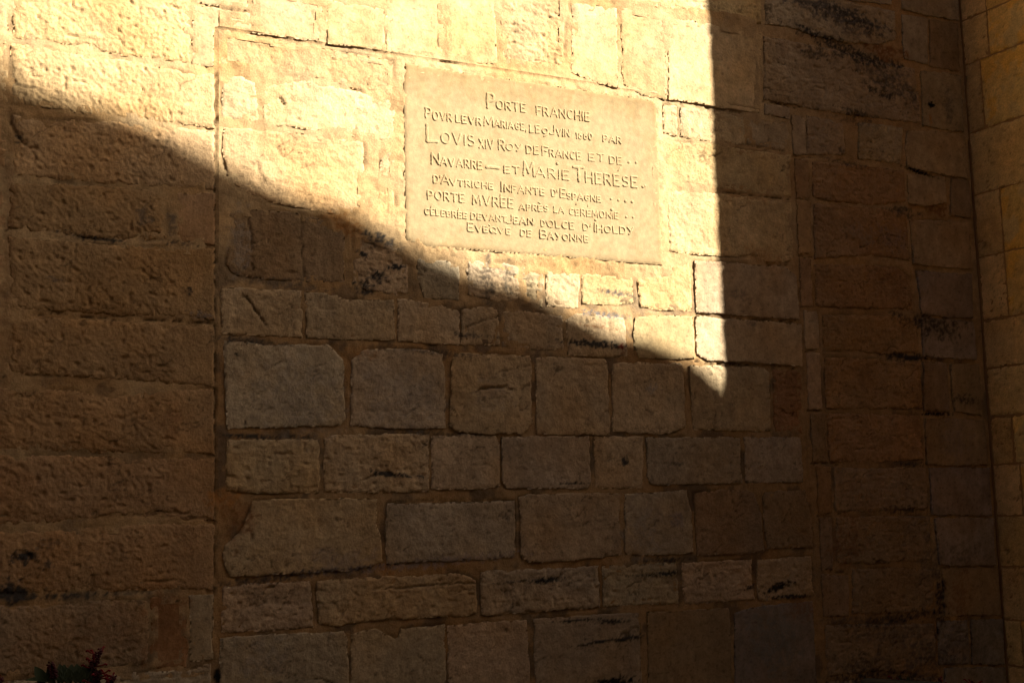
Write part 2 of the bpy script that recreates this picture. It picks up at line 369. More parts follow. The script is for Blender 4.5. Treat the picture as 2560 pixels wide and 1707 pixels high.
# left jamb
S('L','tool','t',10,(30,-60),(475,-60),(475,160),(400,150),(300,140),(200,118),(110,104),(30,97))
S('L','tool','t',8,(-60,-60),(10,-60),(22,96),(-60,92))
S('L','smooth','w',9,(479,12),(557,22),(557,65),(536,68),(533,168),(479,164))
S('L','tool','t',11,(27,108),(130,122),(200,137),(330,155),(400,168),(462,184),(537,184),(537,321),(400,306),(283,296),(150,276),(27,262))
S('L','tool','t',8,(-60,96),(23,103),(23,258),(-60,250))
S('L','tool','t',11,(30,288),(120,300),(280,303),(400,318),(537,330),(537,475),(400,468),(240,458),(127,447),(30,436))
S('L','tool','b',7,(-60,264),(22,270),(22,430),(-60,420))
S('L','tool','j',10,(22,452),(130,458),(250,465),(410,478),(418,600),(300,602),(180,590),(22,572))
S('L','smooth','j',11,(441,484),(537,484),(537,612),(441,606))
S('L','tool','j',12,(20,590),(120,600),(260,612),(400,618),(537,619),(536,800),(480,792),(320,790),(160,780),(25,772))
S('L','tool','b',6,(-60,440),(12,446),(12,780),(-60,775))
S('L','tool','j',12,(28,798),(140,795),(320,806),(430,812),(537,814),(537,966),(400,960),(300,950),(160,940),(22,934))
S('L','tool','b',6,(-60,790),(10,796),(9,950),(-60,945))
S('L','tool','b',11,(20,972),(180,975),(240,990),(340,984),(420,972),(537,972),(537,1136),(350,1134),(150,1128),(-60,1120),(-60,965))
S('L','tool','b',10,(-60,1132),(200,1140),(400,1143),(537,1143),(537,1302),(420,1300),(300,1288),(120,1308),(-60,1312))
S('L','tool','b',10,(-60,1330),(100,1326),(220,1316),(400,1306),(537,1310),(533,1476),(460,1472),(250,1478),(100,1484),(-60,1470))
S('L','tool','d',11,(-60,1515),(40,1512),(120,1508),(250,1500),(365,1500),(372,1580),(366,1662),(200,1674),(90,1690),(-60,1680))
S('L','smooth','r',4,(374,1492),(466,1488),(470,1590),(466,1668),(372,1670),(378,1580))
S('L','smooth','g',9,(472,1488),(532,1486),(534,1560),(528,1600),(533,1648),(473,1652))
S('L','rough','g',10,(-60,1712),(60,1698),(180,1694),(300,1680),(470,1674),(526,1656),(530,1800),(-60,1800))
# top course
S('T','smooth','w',8,(482,-60),(622,-60),(620,30),(560,19),(482,8))
S('T','smooth','w',7,(561,25),(624,35),(628,78),(561,66))
S('T','smooth','w',8,(632,-60),(812,-60),(796,106),(720,96),(630,84))
S('T','smooth','w',11,(816,-60),(958,-60),(961,129),(900,120),(817,112))
S('T','smooth','w',9,(964,-60),(1109,-60),(1110,155),(1040,140),(964,131))
S('T','smooth','w',8,(1113,-60),(1229,-60),(1241,163),(1114,156))
S('T','rough','t',7,(1240,-60),(1424,-60),(1412,60),(1408,176),(1330,172),(1252,164))
S('T','rough','w',8,(1434,-60),(1905,-60),(1903,60),(1840,50),(1772,42),(1663,24),(1540,8),(1432,-4))
S('T','smooth','w',11,(1430,8),(1541,22),(1543,222),(1480,205),(1426,182))
S('T','smooth','w',10,(1549,18),(1660,40),(1665,250),(1600,238),(1556,212))
S('T','smooth','w',9,(1668,44),(1772,60),(1903,86),(1895,283),(1787,268),(1670,248))
S('T','rough','g',10,(1914,-60),(2104,-60),(2112,4),(2200,22),(2236,30),(2238,98),(2200,112),(2120,108),(2040,92),(1980,70),(1914,60))
S('T','smooth','g',6,(2114,-60),(2232,-60),(2228,12),(2160,6),(2116,0))
S('T','rough','n',9,(1909,93),(1960,100),(2020,112),(2110,132),(2180,150),(2285,172),(2296,240),(2302,310),(2200,296),(2100,284),(2010,268),(1909,250))
S('T','smooth','g',6,(1911,260),(1974,270),(1974,296),(1911,287))
# infill
S('I','med','t',2,(550,72),(700,101),(840,126),(982,152),(986,246),(900,228),(800,198),(680,184),(550,168))
S('I','med','w',3,(554,190),(600,192),(640,206),(650,306),(600,302),(552,296))
S('I','med','w',4,(658,212),(760,202),(860,222),(988,252),(988,356),(900,345),(820,328),(680,316),(657,304))
S('I','med','t',4,(560,320),(720,328),(820,345),(908,354),(914,538),(830,536),(740,520),(650,500),(590,468),(568,440),(556,380))
S('I','med','w',4,(950,366),(988,370),(988,449),(950,448))
S('I','med','w',4,(948,454),(988,456),(986,545),(946,542))
S('I','med','d',3,(572,528),(640,522),(740,532),(820,552),(862,572),(862,706),(770,706),(660,700),(585,688),(564,662),(568,590))
S('I','rough','n',1,(882,578),(950,596),(1000,618),(1022,640),(1022,738),(950,734),(882,716))
S('I','med','g',3,(1042,645),(1080,640),(1148,665),(1149,752),(1060,744),(1042,700))
S('I','rough','n',2,(1168,650),(1240,654),(1299,664),(1300,754),(1240,756),(1168,738))
S('I','rough','n',1,(1303,665),(1360,670),(1358,768),(1305,758))
S('I','med','w',3,(1364,676),(1448,684),(1446,772),(1400,770),(1365,765))
S('I','med','w',3,(1453,684),(1584,694),(1584,756),(1540,764),(1455,760))
S('I','med','w',3,(1592,690),(1676,690),(1680,662),(1724,658),(1731,778),(1660,776),(1600,768))
S('I','med','n',4,(552,718),(650,721),(753,728),(757,844),(660,840),(554,836))
S('I','med','n',4,(762,730),(840,736),(860,748),(985,751),(988,850),(880,850),(766,846))
S('I','med','n',4,(994,748),(1055,752),(1100,762),(1148,778),(1150,863),(1060,858),(994,852))
S('I','med','n',3,(1153,774),(1200,766),(1246,770),(1250,810),(1250,865),(1154,863))
S('I','med','n',4,(1258,778),(1320,778),(1406,790),(1408,876),(1320,874),(1255,866))
S('I','med','n',4,(1416,800),(1440,783),(1562,794),(1564,850),(1572,892),(1480,892),(1419,888))
S('I','smooth','w',7,(1586,792),(1660,788),(1730,792),(1737,898),(1660,898),(1598,896),(1582,862))
S('I','med','w',4,(1658,260),(1692,267),(1694,340),(1657,336))
S('I','med','n',4,(1701,268),(1780,278),(1860,292),(1863,362),(1790,356),(1702,343))
S('I','med','n',4,(1867,296),(1920,302),(1970,308),(1975,376),(1868,360))
S('I','med','w',4,(1661,354),(1785,360),(1880,376),(1976,388),(1978,494),(1880,484),(1795,470),(1663,456))
S('I','med','w',5,(1663,472),(1800,484),(1900,498),(1980,506),(1983,650),(1960,656),(1915,656),(1880,640),(1805,642),(1674,630))
S('I','smooth','n',4,(1735,652),(1810,655),(1900,664),(1960,666),(1990,690),(2000,798),(1900,794),(1810,786),(1739,780))
S('I','smooth','n',4,(1739,790),(1812,796),(1900,802),(2003,810),(2006,914),(1900,908),(1815,904),(1765,900),(1741,886))
S('I','med','g',8,(559,850),(680,862),(760,862),(824,862),(840,880),(858,900),(861,980),(863,1050),(852,1064),(700,1068),(567,1072),(562,960))
S('I','med','g',8,(878,900),(905,876),(960,870),(1050,874),(1108,884),(1104,900),(1112,930),(1114,1070),(1000,1072),(876,1066))
S('I','med','n',9,(1128,900),(1142,882),(1230,884),(1322,892),(1328,900),(1330,1056),(1306,1084),(1220,1086),(1136,1078),(1124,1066))
S('I','med','n',9,(1338,892),(1430,894),(1512,898),(1519,908),(1524,1086),(1430,1088),(1340,1086))
S('I','med','n',7,(1531,908),(1600,906),(1702,908),(1708,920),(1714,1066),(1690,1078),(1640,1087),(1530,1080))
S('I','med','n',8,(1722,914),(1800,914),(1912,920),(1922,932),(1927,1078),(1830,1078),(1732,1074))
S('I','rough','r',1,(1932,924),(2004,926),(2007,1082),(1936,1080))
S('I','rough','n',6,(566,1096),(680,1098),(797,1096),(799,1180),(798,1233),(680,1233),(562,1230))
S('I','rough','n',7,(810,1096),(840,1086),(960,1084),(1072,1086),(1072,1228),(940,1232),(808,1230))
S('I','med','n',7,(1079,1090),(1170,1086),(1240,1090),(1249,1110),(1249,1214),(1200,1224),(1078,1224))
S('I','med','g',7,(1254,1092),(1360,1090),(1473,1090),(1477,1200),(1470,1222),(1360,1222),(1264,1219),(1254,1200))
S('I','med','n',6,(1485,1090),(1550,1090),(1608,1092),(1606,1222),(1545,1222),(1487,1220))
S('I','med','g',7,(1616,1094),(1730,1092),(1850,1092),(1852,1170),(1856,1208),(1740,1210),(1628,1212),(1617,1190))
S('I','med','g',6,(1860,1092),(2002,1092),(2008,1205),(1940,1207),(1863,1206))
S('I','med','n',8,(634,1250),(720,1246),(840,1245),(944,1246),(940,1310),(952,1340),(954,1404),(900,1424),(720,1436),(574,1442),(556,1390),(562,1362),(598,1332))
S('I','med','g',8,(966,1258),(1060,1256),(1180,1254),(1286,1250),(1288,1380),(1280,1394),(1120,1404),(966,1410),(962,1330))
S('I','med','n',8,(1298,1242),(1320,1236),(1430,1232),(1550,1232),(1549,1300),(1554,1386),(1500,1394),(1420,1402),(1320,1407),(1302,1388))
S('I','med','g',7,(1560,1234),(1640,1230),(1716,1224),(1724,1260),(1730,1300),(1732,1382),(1650,1388),(1562,1386))
S('I','med','d',7,(1734,1232),(1800,1224),(1866,1224),(1884,1234),(1904,1290),(1910,1380),(1830,1386),(1742,1388))
S('I','med','d',6,(1906,1230),(1960,1226),(2012,1224),(2030,1300),(2032,1368),(1916,1372),(1910,1300))
S('I','rough','n',6,(556,1466),(640,1458),(776,1450),(780,1500),(784,1568),(680,1576),(556,1582),(553,1500))
S('I','rough','n',7,(792,1450),(960,1440),(1060,1436),(1150,1433),(1190,1450),(1194,1528),(1184,1538),(1040,1546),(870,1556),(850,1566),(794,1560))
S('I','rough','g',7,(1200,1428),(1340,1422),(1494,1414),(1498,1460),(1500,1518),(1360,1528),(1220,1538),(1204,1536))
S('I','rough','g',7,(1506,1414),(1600,1410),(1692,1406),(1696,1460),(1698,1508),(1600,1512),(1508,1516))
S('I','rough','n',6,(1706,1406),(1790,1402),(1880,1398),(1880,1450),(1888,1498),(1800,1504),(1710,1512),(1702,1430))
S('I','rough','n',6,(1892,1398),(1960,1394),(2028,1390),(2034,1440),(2034,1490),(1960,1498),(1896,1500),(1892,1440))
S('I','med','g',7,(550,1594),(700,1584),(858,1577),(868,1598),(872,1690),(868,1800),(548,1800))
S('I','med','g',7,(876,1584),(940,1570),(960,1580),(992,1598),(1002,1572),(1112,1559),(1114,1670),(1112,1800),(878,1800))
S('I','med','n',7,(1118,1562),(1220,1554),(1316,1549),(1324,1660),(1326,1800),(1120,1800))
S('I','med','g',6,(1334,1546),(1470,1538),(1596,1530),(1602,1640),(1606,1800),(1338,1800))
S('I','smooth','d',6,(1616,1530),(1720,1524),(1820,1519),(1826,1600),(1830,1800),(1622,1800))
S('I','smooth','s',6,(1836,1530),(1900,1514),(2030,1502),(2036,1600),(2046,1800),(1836,1800))
# right jamb
S('R','smooth','n',7,(1978,288),(2013,295),(2014,388),(1982,387))
S('R','rough','n',9,(2017,290),(2060,296),(2108,310),(2112,386),(2060,388),(2017,388))
S('R','rough','g',9,(2146,306),(2200,312),(2256,320),(2256,360),(2250,410),(2200,404),(2146,396))
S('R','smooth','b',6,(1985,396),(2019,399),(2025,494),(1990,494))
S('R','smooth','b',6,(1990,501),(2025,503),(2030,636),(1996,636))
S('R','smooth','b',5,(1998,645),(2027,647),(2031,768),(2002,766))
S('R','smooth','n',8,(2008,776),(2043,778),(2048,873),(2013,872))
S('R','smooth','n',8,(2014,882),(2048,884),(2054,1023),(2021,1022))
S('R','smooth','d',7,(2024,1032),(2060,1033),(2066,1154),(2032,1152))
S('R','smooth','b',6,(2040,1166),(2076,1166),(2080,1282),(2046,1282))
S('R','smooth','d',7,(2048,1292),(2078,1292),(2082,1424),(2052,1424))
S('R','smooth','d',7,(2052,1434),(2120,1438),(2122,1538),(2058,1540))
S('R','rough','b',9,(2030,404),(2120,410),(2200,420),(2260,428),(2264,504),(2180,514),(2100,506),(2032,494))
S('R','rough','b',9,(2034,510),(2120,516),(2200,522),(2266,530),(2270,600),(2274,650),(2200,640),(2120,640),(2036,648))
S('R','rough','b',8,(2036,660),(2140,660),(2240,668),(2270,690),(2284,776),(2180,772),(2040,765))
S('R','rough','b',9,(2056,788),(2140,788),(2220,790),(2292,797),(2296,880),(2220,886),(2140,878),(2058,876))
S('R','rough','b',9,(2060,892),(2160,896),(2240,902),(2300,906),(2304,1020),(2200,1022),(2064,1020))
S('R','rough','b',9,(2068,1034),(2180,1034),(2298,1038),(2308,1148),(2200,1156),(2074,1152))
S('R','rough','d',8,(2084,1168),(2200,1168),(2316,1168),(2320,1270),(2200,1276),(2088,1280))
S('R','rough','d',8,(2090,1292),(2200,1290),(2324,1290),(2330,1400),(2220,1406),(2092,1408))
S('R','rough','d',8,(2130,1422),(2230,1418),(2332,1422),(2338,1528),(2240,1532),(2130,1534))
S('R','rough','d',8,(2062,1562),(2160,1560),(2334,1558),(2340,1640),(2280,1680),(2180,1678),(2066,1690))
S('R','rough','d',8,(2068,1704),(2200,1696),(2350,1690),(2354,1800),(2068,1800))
# quoins beside the corner
S('Q','smooth','g',6,(2252,-60),(2394,-60),(2396,52),(2315,40),(2254,24))
S('Q','smooth','g',6,(2254,36),(2318,48),(2318,162),(2260,148),(2256,110))
S('Q','smooth','d',6,(2323,50),(2394,58),(2398,180),(2323,166))
S('Q','smooth','g',7,(2300,178),(2360,182),(2402,190),(2408,330),(2360,326),(2306,314))
S('Q','smooth','n',7,(2268,326),(2340,328),(2411,340),(2418,448),(2340,434),(2268,420),(2262,370))
S('Q','smooth','n',7,(2268,434),(2310,440),(2362,442),(2366,508),(2310,516),(2270,508))
S('Q','smooth','d',6,(2378,446),(2422,452),(2426,544),(2376,540))
S('Q','smooth','n',7,(2274,552),(2350,550),(2422,556),(2428,672),(2350,668),(2284,660))
S('Q','smooth','p',7,(2292,676),(2360,682),(2430,686),(2432,796),(2360,792),(2304,785))
S('Q','smooth','p',4,(2304,794),(2370,798),(2434,804),(2442,898),(2380,896),(2308,892))
S('Q','smooth','d',7,(2308,902),(2366,908),(2370,960),(2374,1028),(2310,1026))
S('Q','smooth','d',6,(2376,908),(2448,910),(2454,1040),(2386,1028),(2378,960))
S('Q','smooth','d',7,(2313,1046),(2400,1046),(2460,1052),(2470,1160),(2380,1164),(2318,1160))
S('Q','smooth','p',7,(2324,1168),(2400,1168),(2472,1168),(2480,1288),(2400,1288),(2330,1286))
S('Q','smooth','p',7,(2336,1294),(2410,1294),(2482,1294),(2490,1412),(2420,1414),(2348,1412))
S('Q','smooth','d',6,(2356,1420),(2420,1418),(2494,1420),(2504,1538),(2430,1538),(2362,1540))
S('Q','rough','s',6,(2344,1552),(2420,1549),(2424,1658),(2348,1662))
S('Q','smooth','s',6,(2428,1548),(2508,1546),(2512,1660),(2430,1660))
S('Q','smooth','s',6,(2362,1668),(2514,1666),(2518,1800),(2362,1800))

Z_TOP, Z_BOT, X_LEFT = 4.24, 0.74, 0.48
def to_wall(p):
    x, y = p
    u, v = wall_at(x, y)
    if y <= -60: v = 3.52 if x < 962 else Z_TOP
    if y >= 1800: v = Z_BOT
    if x <= -60: u = X_LEFT
    return (u, v)

def finish_height(fin, u, v, s, seed, proud, margin_u=None):
    base = proud/1000*0.6-0.001 if fin != 'smooth' else 0.0020+proud/1000*0.28
    big = fbm(u, v, 0.30, seed+5, 2)*0.0018
    if fin == 'tool':
        a = radians(-52+((seed*37) % 30))
        p = u*cos(a)+v*sin(a); q = -u*sin(a)+v*cos(a)
        wp = perlin(u/0.03, v/0.03, seed+9)*0.005
        n = perlin(p/(0.019+0.004*(seed % 4)), (q+wp)/(0.0085+0.0012*(seed % 3)), seed)
        n2 = perlin(p/0.013, (q-wp)/0.011, seed+3)+0.8*perlin(u/0.045, v/0.04, seed+4)
        t = -np.maximum(0, n+0.1)*0.0029*(0.6+0.7*np.clip(perlin(u/.08, v/.08, seed+7)+.4, 0, 1.4)) + n2*0.0012 + fbm(u, v, 0.09, seed+6, 3)*0.0013
        pit = -sst(0.42, 0.7, perlin(u/0.022, v/0.022, seed+8))*0.0045
        dm = np.full(u.shape, 1.0) if margin_u is None else sst(margin_u-0.10, margin_u-0.155, u+perlin(u/.04, v/.04, seed+2)*.02)
        dots = -sst(0.3, 0.6, perlin(u/0.011, v/0.011, seed+11))*0.0012
        h = (t+pit)*(0.10+0.90*dm) + dots*(1-dm) + 0.0025*dm*sst(0.0, 0.05, -s)
    elif fin == 'rough':
        n = fbm(u, v, 0.055, seed, 5, 0.62)
        h = n*0.0025 - sst(0.35, 0.6, perlin(u/0.026, v/0.019, seed+8))*0.0035 + perlin(u/0.05, v/0.012, seed+12)*0.0012
    elif fin == 'med':
        n = fbm(u, v, 0.045, seed, 5, 0.6)
        h = n*0.0014 - sst(0.4, 0.65, perlin(u/0.03, v/0.018, seed+8))*0.0022
    else:
        h = fbm(u, v, 0.06, seed, 4, 0.55)*0.0009
    er = {'tool': 0.014, 'rough': 0.010, 'med': 0.007, 'smooth': 0.005}[fin]
    ed = {'tool': 0.0034, 'rough': 0.0032, 'med': 0.0022, 'smooth': 0.0014}[fin]
    e = np.clip(1+s/er, 0, 1)
    return base+big+h-ed*e*e

def hair(u, v, seed):
    wx = perlin(u/0.04, v/0.04, seed+80)*0.35
    n = perlin(u/0.16+wx, v/0.075+wx, seed+81)
    m = sst(0.15, 0.45, perlin(u/0.11, v/0.11, seed+82))
    return np.exp(-(n/0.035)**2)*m

def make_stone(name, frame, poly, fin, tone, proud, seed, parent, step, mat=None, marks=True, margin=None, jit=0.004):
    us = [p[0] for p in poly]; vs = [p[1] for p in poly]
    pad = step*1.6+jit
    # shrink long sides a little by noise: worn outline
    def sdf(x, y):
        w1 = fbm(x, y, 0.05, seed+40, 3, .6)*jit; w2 = fbm(x, y, 0.05, seed+41, 3, .6)*jit
        return poly_sdf(poly, x+w1, y+w2)
    def hf(u, v, s):
        return finish_height(fin, u, v, s, seed, proud, margin)
    base = np.array(TONE[tone] if isinstance(tone, str) else tone)
    r = random.Random(seed)
    base = base*(0.90+0.2*r.random())*np.array([1, 0.98+0.04*r.random(), 0.95+0.12*r.random()])
    box_ = {}
    def tf(u, v, s):
        lo = fbm(u, v, 0.22, seed+60, 3); l2 = fbm(u, v, 0.07, 777, 4, .6)
        T = base[None, :]*(1+0.13*lo+0.10*l2)[:, None]
        w = np.clip(0.22+0.6*fbm(u, v, 0.30, 555, 3), 0, .6)[:, None]      # ochre bloom across the wall
        T = T*(1-w)+T*np.array([1.0, 0.86, 0.66])*w
        edge = np.clip(1+s/0.012, 0, 1)[:, None]
        if fin == 'smooth':
            T = T*(1-0.28*sst(0.42, 0.62, perlin(u/0.017, v/0.013, seed+71))-0.10*np.clip(fbm(u*2.5, v, 0.08, seed+73, 3), -1, 1))[:, None]
        if fin in ('med', 'rough', 'tool'):
            T = T*(1-0.55*hair(u, v, seed))[:, None]
            pn = sst(0.38, 0.62, perlin(u/0.017, v/0.013, seed+71))*sst(-0.1, 0.4, perlin(u/0.12, v/0.12, seed+72))
            T = T*(1-0.42*pn)[:, None]
        T = T*(1-0.08*edge*edge)
        if marks: T = apply_marks(u, v, np.zeros(len(u)), T)[1]
        return np.clip(T, 0.003, 0.8)
    def hm(u, v, s):
        h = hf(u, v, s)
        if fin in ('med', 'rough'): h = h-0.0035*hair(u, v, seed)
        if marks: h = apply_marks(u, v, h, np.zeros((len(u), 3)))[0]
        return h
    return patch(name, frame, (min(us)-pad, max(us)+pad, min(vs)-pad, max(vs)+pad), step, sdf, hm, tf,
                 mat or (M_SMOOTH if fin == 'smooth' else M_STONE), parent)

# ------------------------------------------------------------------ church wall
V, F = box(-3.0, 8.0, WY+0.03, WY+0.9, 0.0, 8.0)
church = mesh_obj('church_wall', V, F, plain_material('wall_core', (0.34, 0.23, 0.13), 0.95, 0.2, 8, 0.1, 0.01), None, None, False)
tag(church, 'old tan limestone church wall with a walled-up doorway between rough stone jambs', 'wall')

polys = [[to_wall(p) for p in s[4]] for s in ST]
HM = 0.0075
gu = np.arange(X_LEFT, XB, HM); gv = np.arange(Z_BOT, Z_TOP+HM, HM)
GU, GV = np.meshgrid(gu, gv)
deep = np.zeros(GU.shape, bool); edge_d = np.full(GU.shape, 0.05)
for P in polys:
    us = [p[0] for p in P]; vs = [p[1] for p in P]
    i0, i1 = np.searchsorted(gu, [min(us)-.05, max(us)+.05]); j0, j1 = np.searchsorted(gv, [min(vs)-.05, max(vs)+.05])
    sl = (slice(j0, j1), slice(i0, i1))
    d = poly_sdf(P, GU[sl], GV[sl]); deep[sl] |= d < -0.022
    edge_d[sl] = np.minimum(edge_d[sl], np.abs(d))
plaque_poly = [wall_at(1008, 157), wall_at(1638, 253), wall_at(1656, 667), wall_at(1010, 612)]
PX0 = (plaque_poly[0][0]+plaque_poly[3][0])/2; PX1 = (plaque_poly[1][0]+plaque_poly[2][0])/2
PZ1 = (plaque_poly[0][1]+plaque_poly[1][1])/2; PZ0 = (plaque_poly[2][1]+plaque_poly[3][1])/2
deep |= (GU > PX0+.03) & (GU < PX1-.03) & (GV > PZ0+.03) & (GV < PZ1-.03)
# regions by wall coordinates
xl = wall_at(546, 700)[0]; xr = wall_at(2000, 750)[0]; xq = wall_at(2275, 560)[0]
a0 = wall_at(546, 68); a1 = wall_at(1975, 286)
lint = GV > a0[1]+(GU-a0[0])*(a1[1]-a0[1])/(a1[0]-a0[0])
reg = np.where(lint & (GU > xl), 'T', np.where(GU < xl, 'L', np.where(GU > xq, 'Q', np.where(GU > xr, 'R', 'I'))))
mh = -0.0015 + fbm(GU, GV, 0.05, 31, 5, .62)*0.0022 + fbm(GU, GV, 0.35, 32, 2)*0.002
mh += np.where(reg == 'I', -0.0002*(1-np.clip((GV-2.3)/0.3, 0, 1)), 0)
mh += np.where((reg == 'L') & (GU < xl-0.05), 0.0048, 0)
mh += np.where(reg == 'Q', -0.004, 0)+np.where(reg == 'R', 0.001, 0)+np.where((reg == 'T') & (GU < wall_at(1900, 200)[0]), 0.0055, 0)+np.where((reg == 'I') & (GV > 2.55), 0.0016, 0)
# mortar bed of the plaque is pushed up against its edges
dpl = np.maximum(np.maximum(PX0-GU, GU-PX1), np.maximum(PZ0-GV, GV-PZ1))
bed = sst(0.055, 0.0, dpl)
mh += bed*(0.0042+0.002*fbm(GU, GV, 0.02, 33, 3))
# shrinkage gap where the mortar meets stone, broken here and there
gap = np.exp(-((edge_d-0.002)/0.004)**2)*sst(0.0, 0.45, fbm(GU, GV, 0.2, 34, 3))*np.where(lint, .2, 1)
mh -= gap*0.003
mt = np.array(TONE['m'])[None, None, :]*(1+0.16*fbm(GU, GV, 0.12, 35, 4, .6))[..., None]
wv = np.clip(0.35+0.8*fbm(GU, GV, 0.4, 36, 3), 0, 1)[..., None]
mt = mt*(1-wv)+mt*np.array([0.93, 0.80, 0.64])*wv
pale = (np.where(dpl < 0.10, 1.0, 0)*0.8 + np.where((GV > 2.5) & (GU < PX1+.3), 0.5, 0))[..., None]  # pale mortar round the plaque; sunlit zone also lightened, light put in colour
low = (np.where((reg == 'I') | (reg == 'R'), 1.0, 0.35)*(1-np.clip((GV-2.2)/0.5, 0, 1)))[..., None]  # mortar darkened low down, shade of the unlit zone put into its colour
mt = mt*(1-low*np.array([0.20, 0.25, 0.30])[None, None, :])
mt = mt*(1+0.08*pale)
joint_shade = (sst(0.05, 0.5, fbm(GU, GV, 0.16, 37, 4, .6))*np.where(reg == 'I', .6, .4)*(1-np.clip((GV-2.35)/0.3, 0, 1)*0.8))[..., None]  # blotchy dark painted into the mortar for shade in recessed joints
mt = mt*(1-joint_shade)+np.array([0.07, 0.06, 0.055])*joint_shade
mt = mt*(1-0.35*gap)[..., None]
h_, t_ = apply_marks(GU.ravel(), GV.ravel(), mh.ravel(), mt.reshape(-1, 3))
mh = h_.reshape(mh.shape); mt = np.clip(t_, 0.003, 0.8)
MP = place('wall', GU.ravel(), GV.ravel(), mh.ravel())
idx = np.arange(GU.size).reshape(GU.shape)
alld = deep[:-1, :-1] & deep[1:, :-1] & deep[:-1, 1:] & deep[1:, 1:]
RN = {'L': ('door_jamb', None), 'T': ('lintel', None), 'I': ('doorway_infill', None), 'R': ('door_jamb', None), 'Q': ('quoin_column', None)}
PART = {}
for k in 'LTIRQ':
    q = (~alld) & (reg[:-1, :-1] == k)
    Fq = np.stack([idx[:-1, :-1][q], idx[:-1, 1:][q], idx[1:, 1:][q], idx[1:, :-1][q]], -1)
    used = np.zeros(GU.size, bool); used[Fq.ravel()] = True
    rm = -np.ones(GU.size, int); rm[used] = np.arange(used.sum())
    P = MP[used]
    PART[k] = mesh_obj(RN[k][0], P, rm[Fq], M_MORTAR, church, mt[used], True, (P.min(0)+P.max(0))/2)
PART['L']['label'] = 'left jamb of big rough-tooled blocks with smooth drafted edge'
PART['R']['label'] = 'right jamb of coarse blocks with narrow smooth strip, in shade'

for i, s in enumerate(ST):
    P = polys[i]
    mg = wall_at(537, 700)[0] if s[0] == 'L' and max(p[0] for p in s[4]) > 500 and s[1] == 'tool' else None
    make_stone('stone', 'wall', P, s[1], s[2], s[3], 1000+i*71, PART[s[0]], 0.0048 if s[1] in ('tool', 'rough') else 0.006, None, True, mg)

# the wall goes on beyond the picture: coarser blocks left, below and above
def courses(u0, u1, v0, v1, ch, lo, hi, tone, fin, seed):
    r = random.Random(seed); v = v0
    n = max(1, round((v1-v0)/ch)); ch = (v1-v0)/n
    for k in range(n):
        u = u0
        while u < u1-0.02:
            w = r.uniform(lo, hi)
            if u1-(u+w) < lo*0.6: w = u1-u
            g = 0.007
            yield [(u+g, v+g), (u+w-g, v+g), (u+w-g, v+ch-g), (u+g, v+ch-g)], tone, fin, r.randint(0, 99999)
            u += w
        v += ch
for (u0, u1, v0, v1, ch, lo, hi, tone, fin) in (
        (-2.8, X_LEFT, Z_BOT, 3.52, 0.31, 0.45, 0.8, 't', 'tool'), (-2.8, XB, 0.02, Z_BOT, 0.34, 0.4, 0.75, 'd', 'rough'),
        (-2.8, wall_at(962, -60)[0], 3.53, Z_TOP, 0.34, 0.45, 0.8, 't', 'tool'), (-2.8, XB, Z_TOP+.005, 5.6, 0.34, 0.45, 0.8, 'n', 'med')):
    for P, tone, fn, sd in courses(u0, u1, v0, v1, ch, lo, hi, tone, fin, int(u1*100+v1*10)):
        make_stone('stone', 'wall', P, fn, tone, 6, sd, church, 0.03, None, False, None, 0.003)

for (x0, x1, z0, z1) in ((-2.9, X_LEFT-.002, 0, 5.65), (X_LEFT-.002, XB, 0, Z_BOT-.002), (X_LEFT-.002, XB, Z_TOP+.01, 5.65)):
    V, F = box(x0, x1, WY+0.0015, WY+0.025, z0, z1)
    mesh_obj('mortar_bed', V, F, plain_material('bed_mortar', (0.42, 0.31, 0.18), 0.95, 0.2, 40, 0.1, 0.003), church, None, False)

# ------------------------------------------------------------------ buttress on the right
BUT_P = 1.117; BUT_Y = WY-BUT_P
V, F = box(XB+0.0035, XB+1.3, BUT_Y+0.02, WY+0.03, 0.0, 7.5)
V = [(x, y+(0.5 if z > 7 and y < WY-.5 else 0), z) for x, y, z in V]
but = mesh_obj('buttress', V, F, plain_material('buttress_core', (0.34, 0.20, 0.09), 0.95, 0.2, 8, 0.1, 0.01), None, None, False)
tag(but, 'ochre-stained stone buttress standing out at the right end of the church wall', 'buttress')
cy_px = [-60, 55, 165, 335, 490, 645, 803, 922, 1043, 1162, 1289, 1415, 1548, 1662, 1800]
zz = []
for y in cy_px:
    x = 2397+(y)*0.0694
    zz.append(wall_at(x, y)[1])
zz[0] = Z_TOP
zs = sorted([0.02, 0.38]+[z for z in zz if z > 0.5]+[4.6, 4.95, 5.3])
r = random.Random(4)
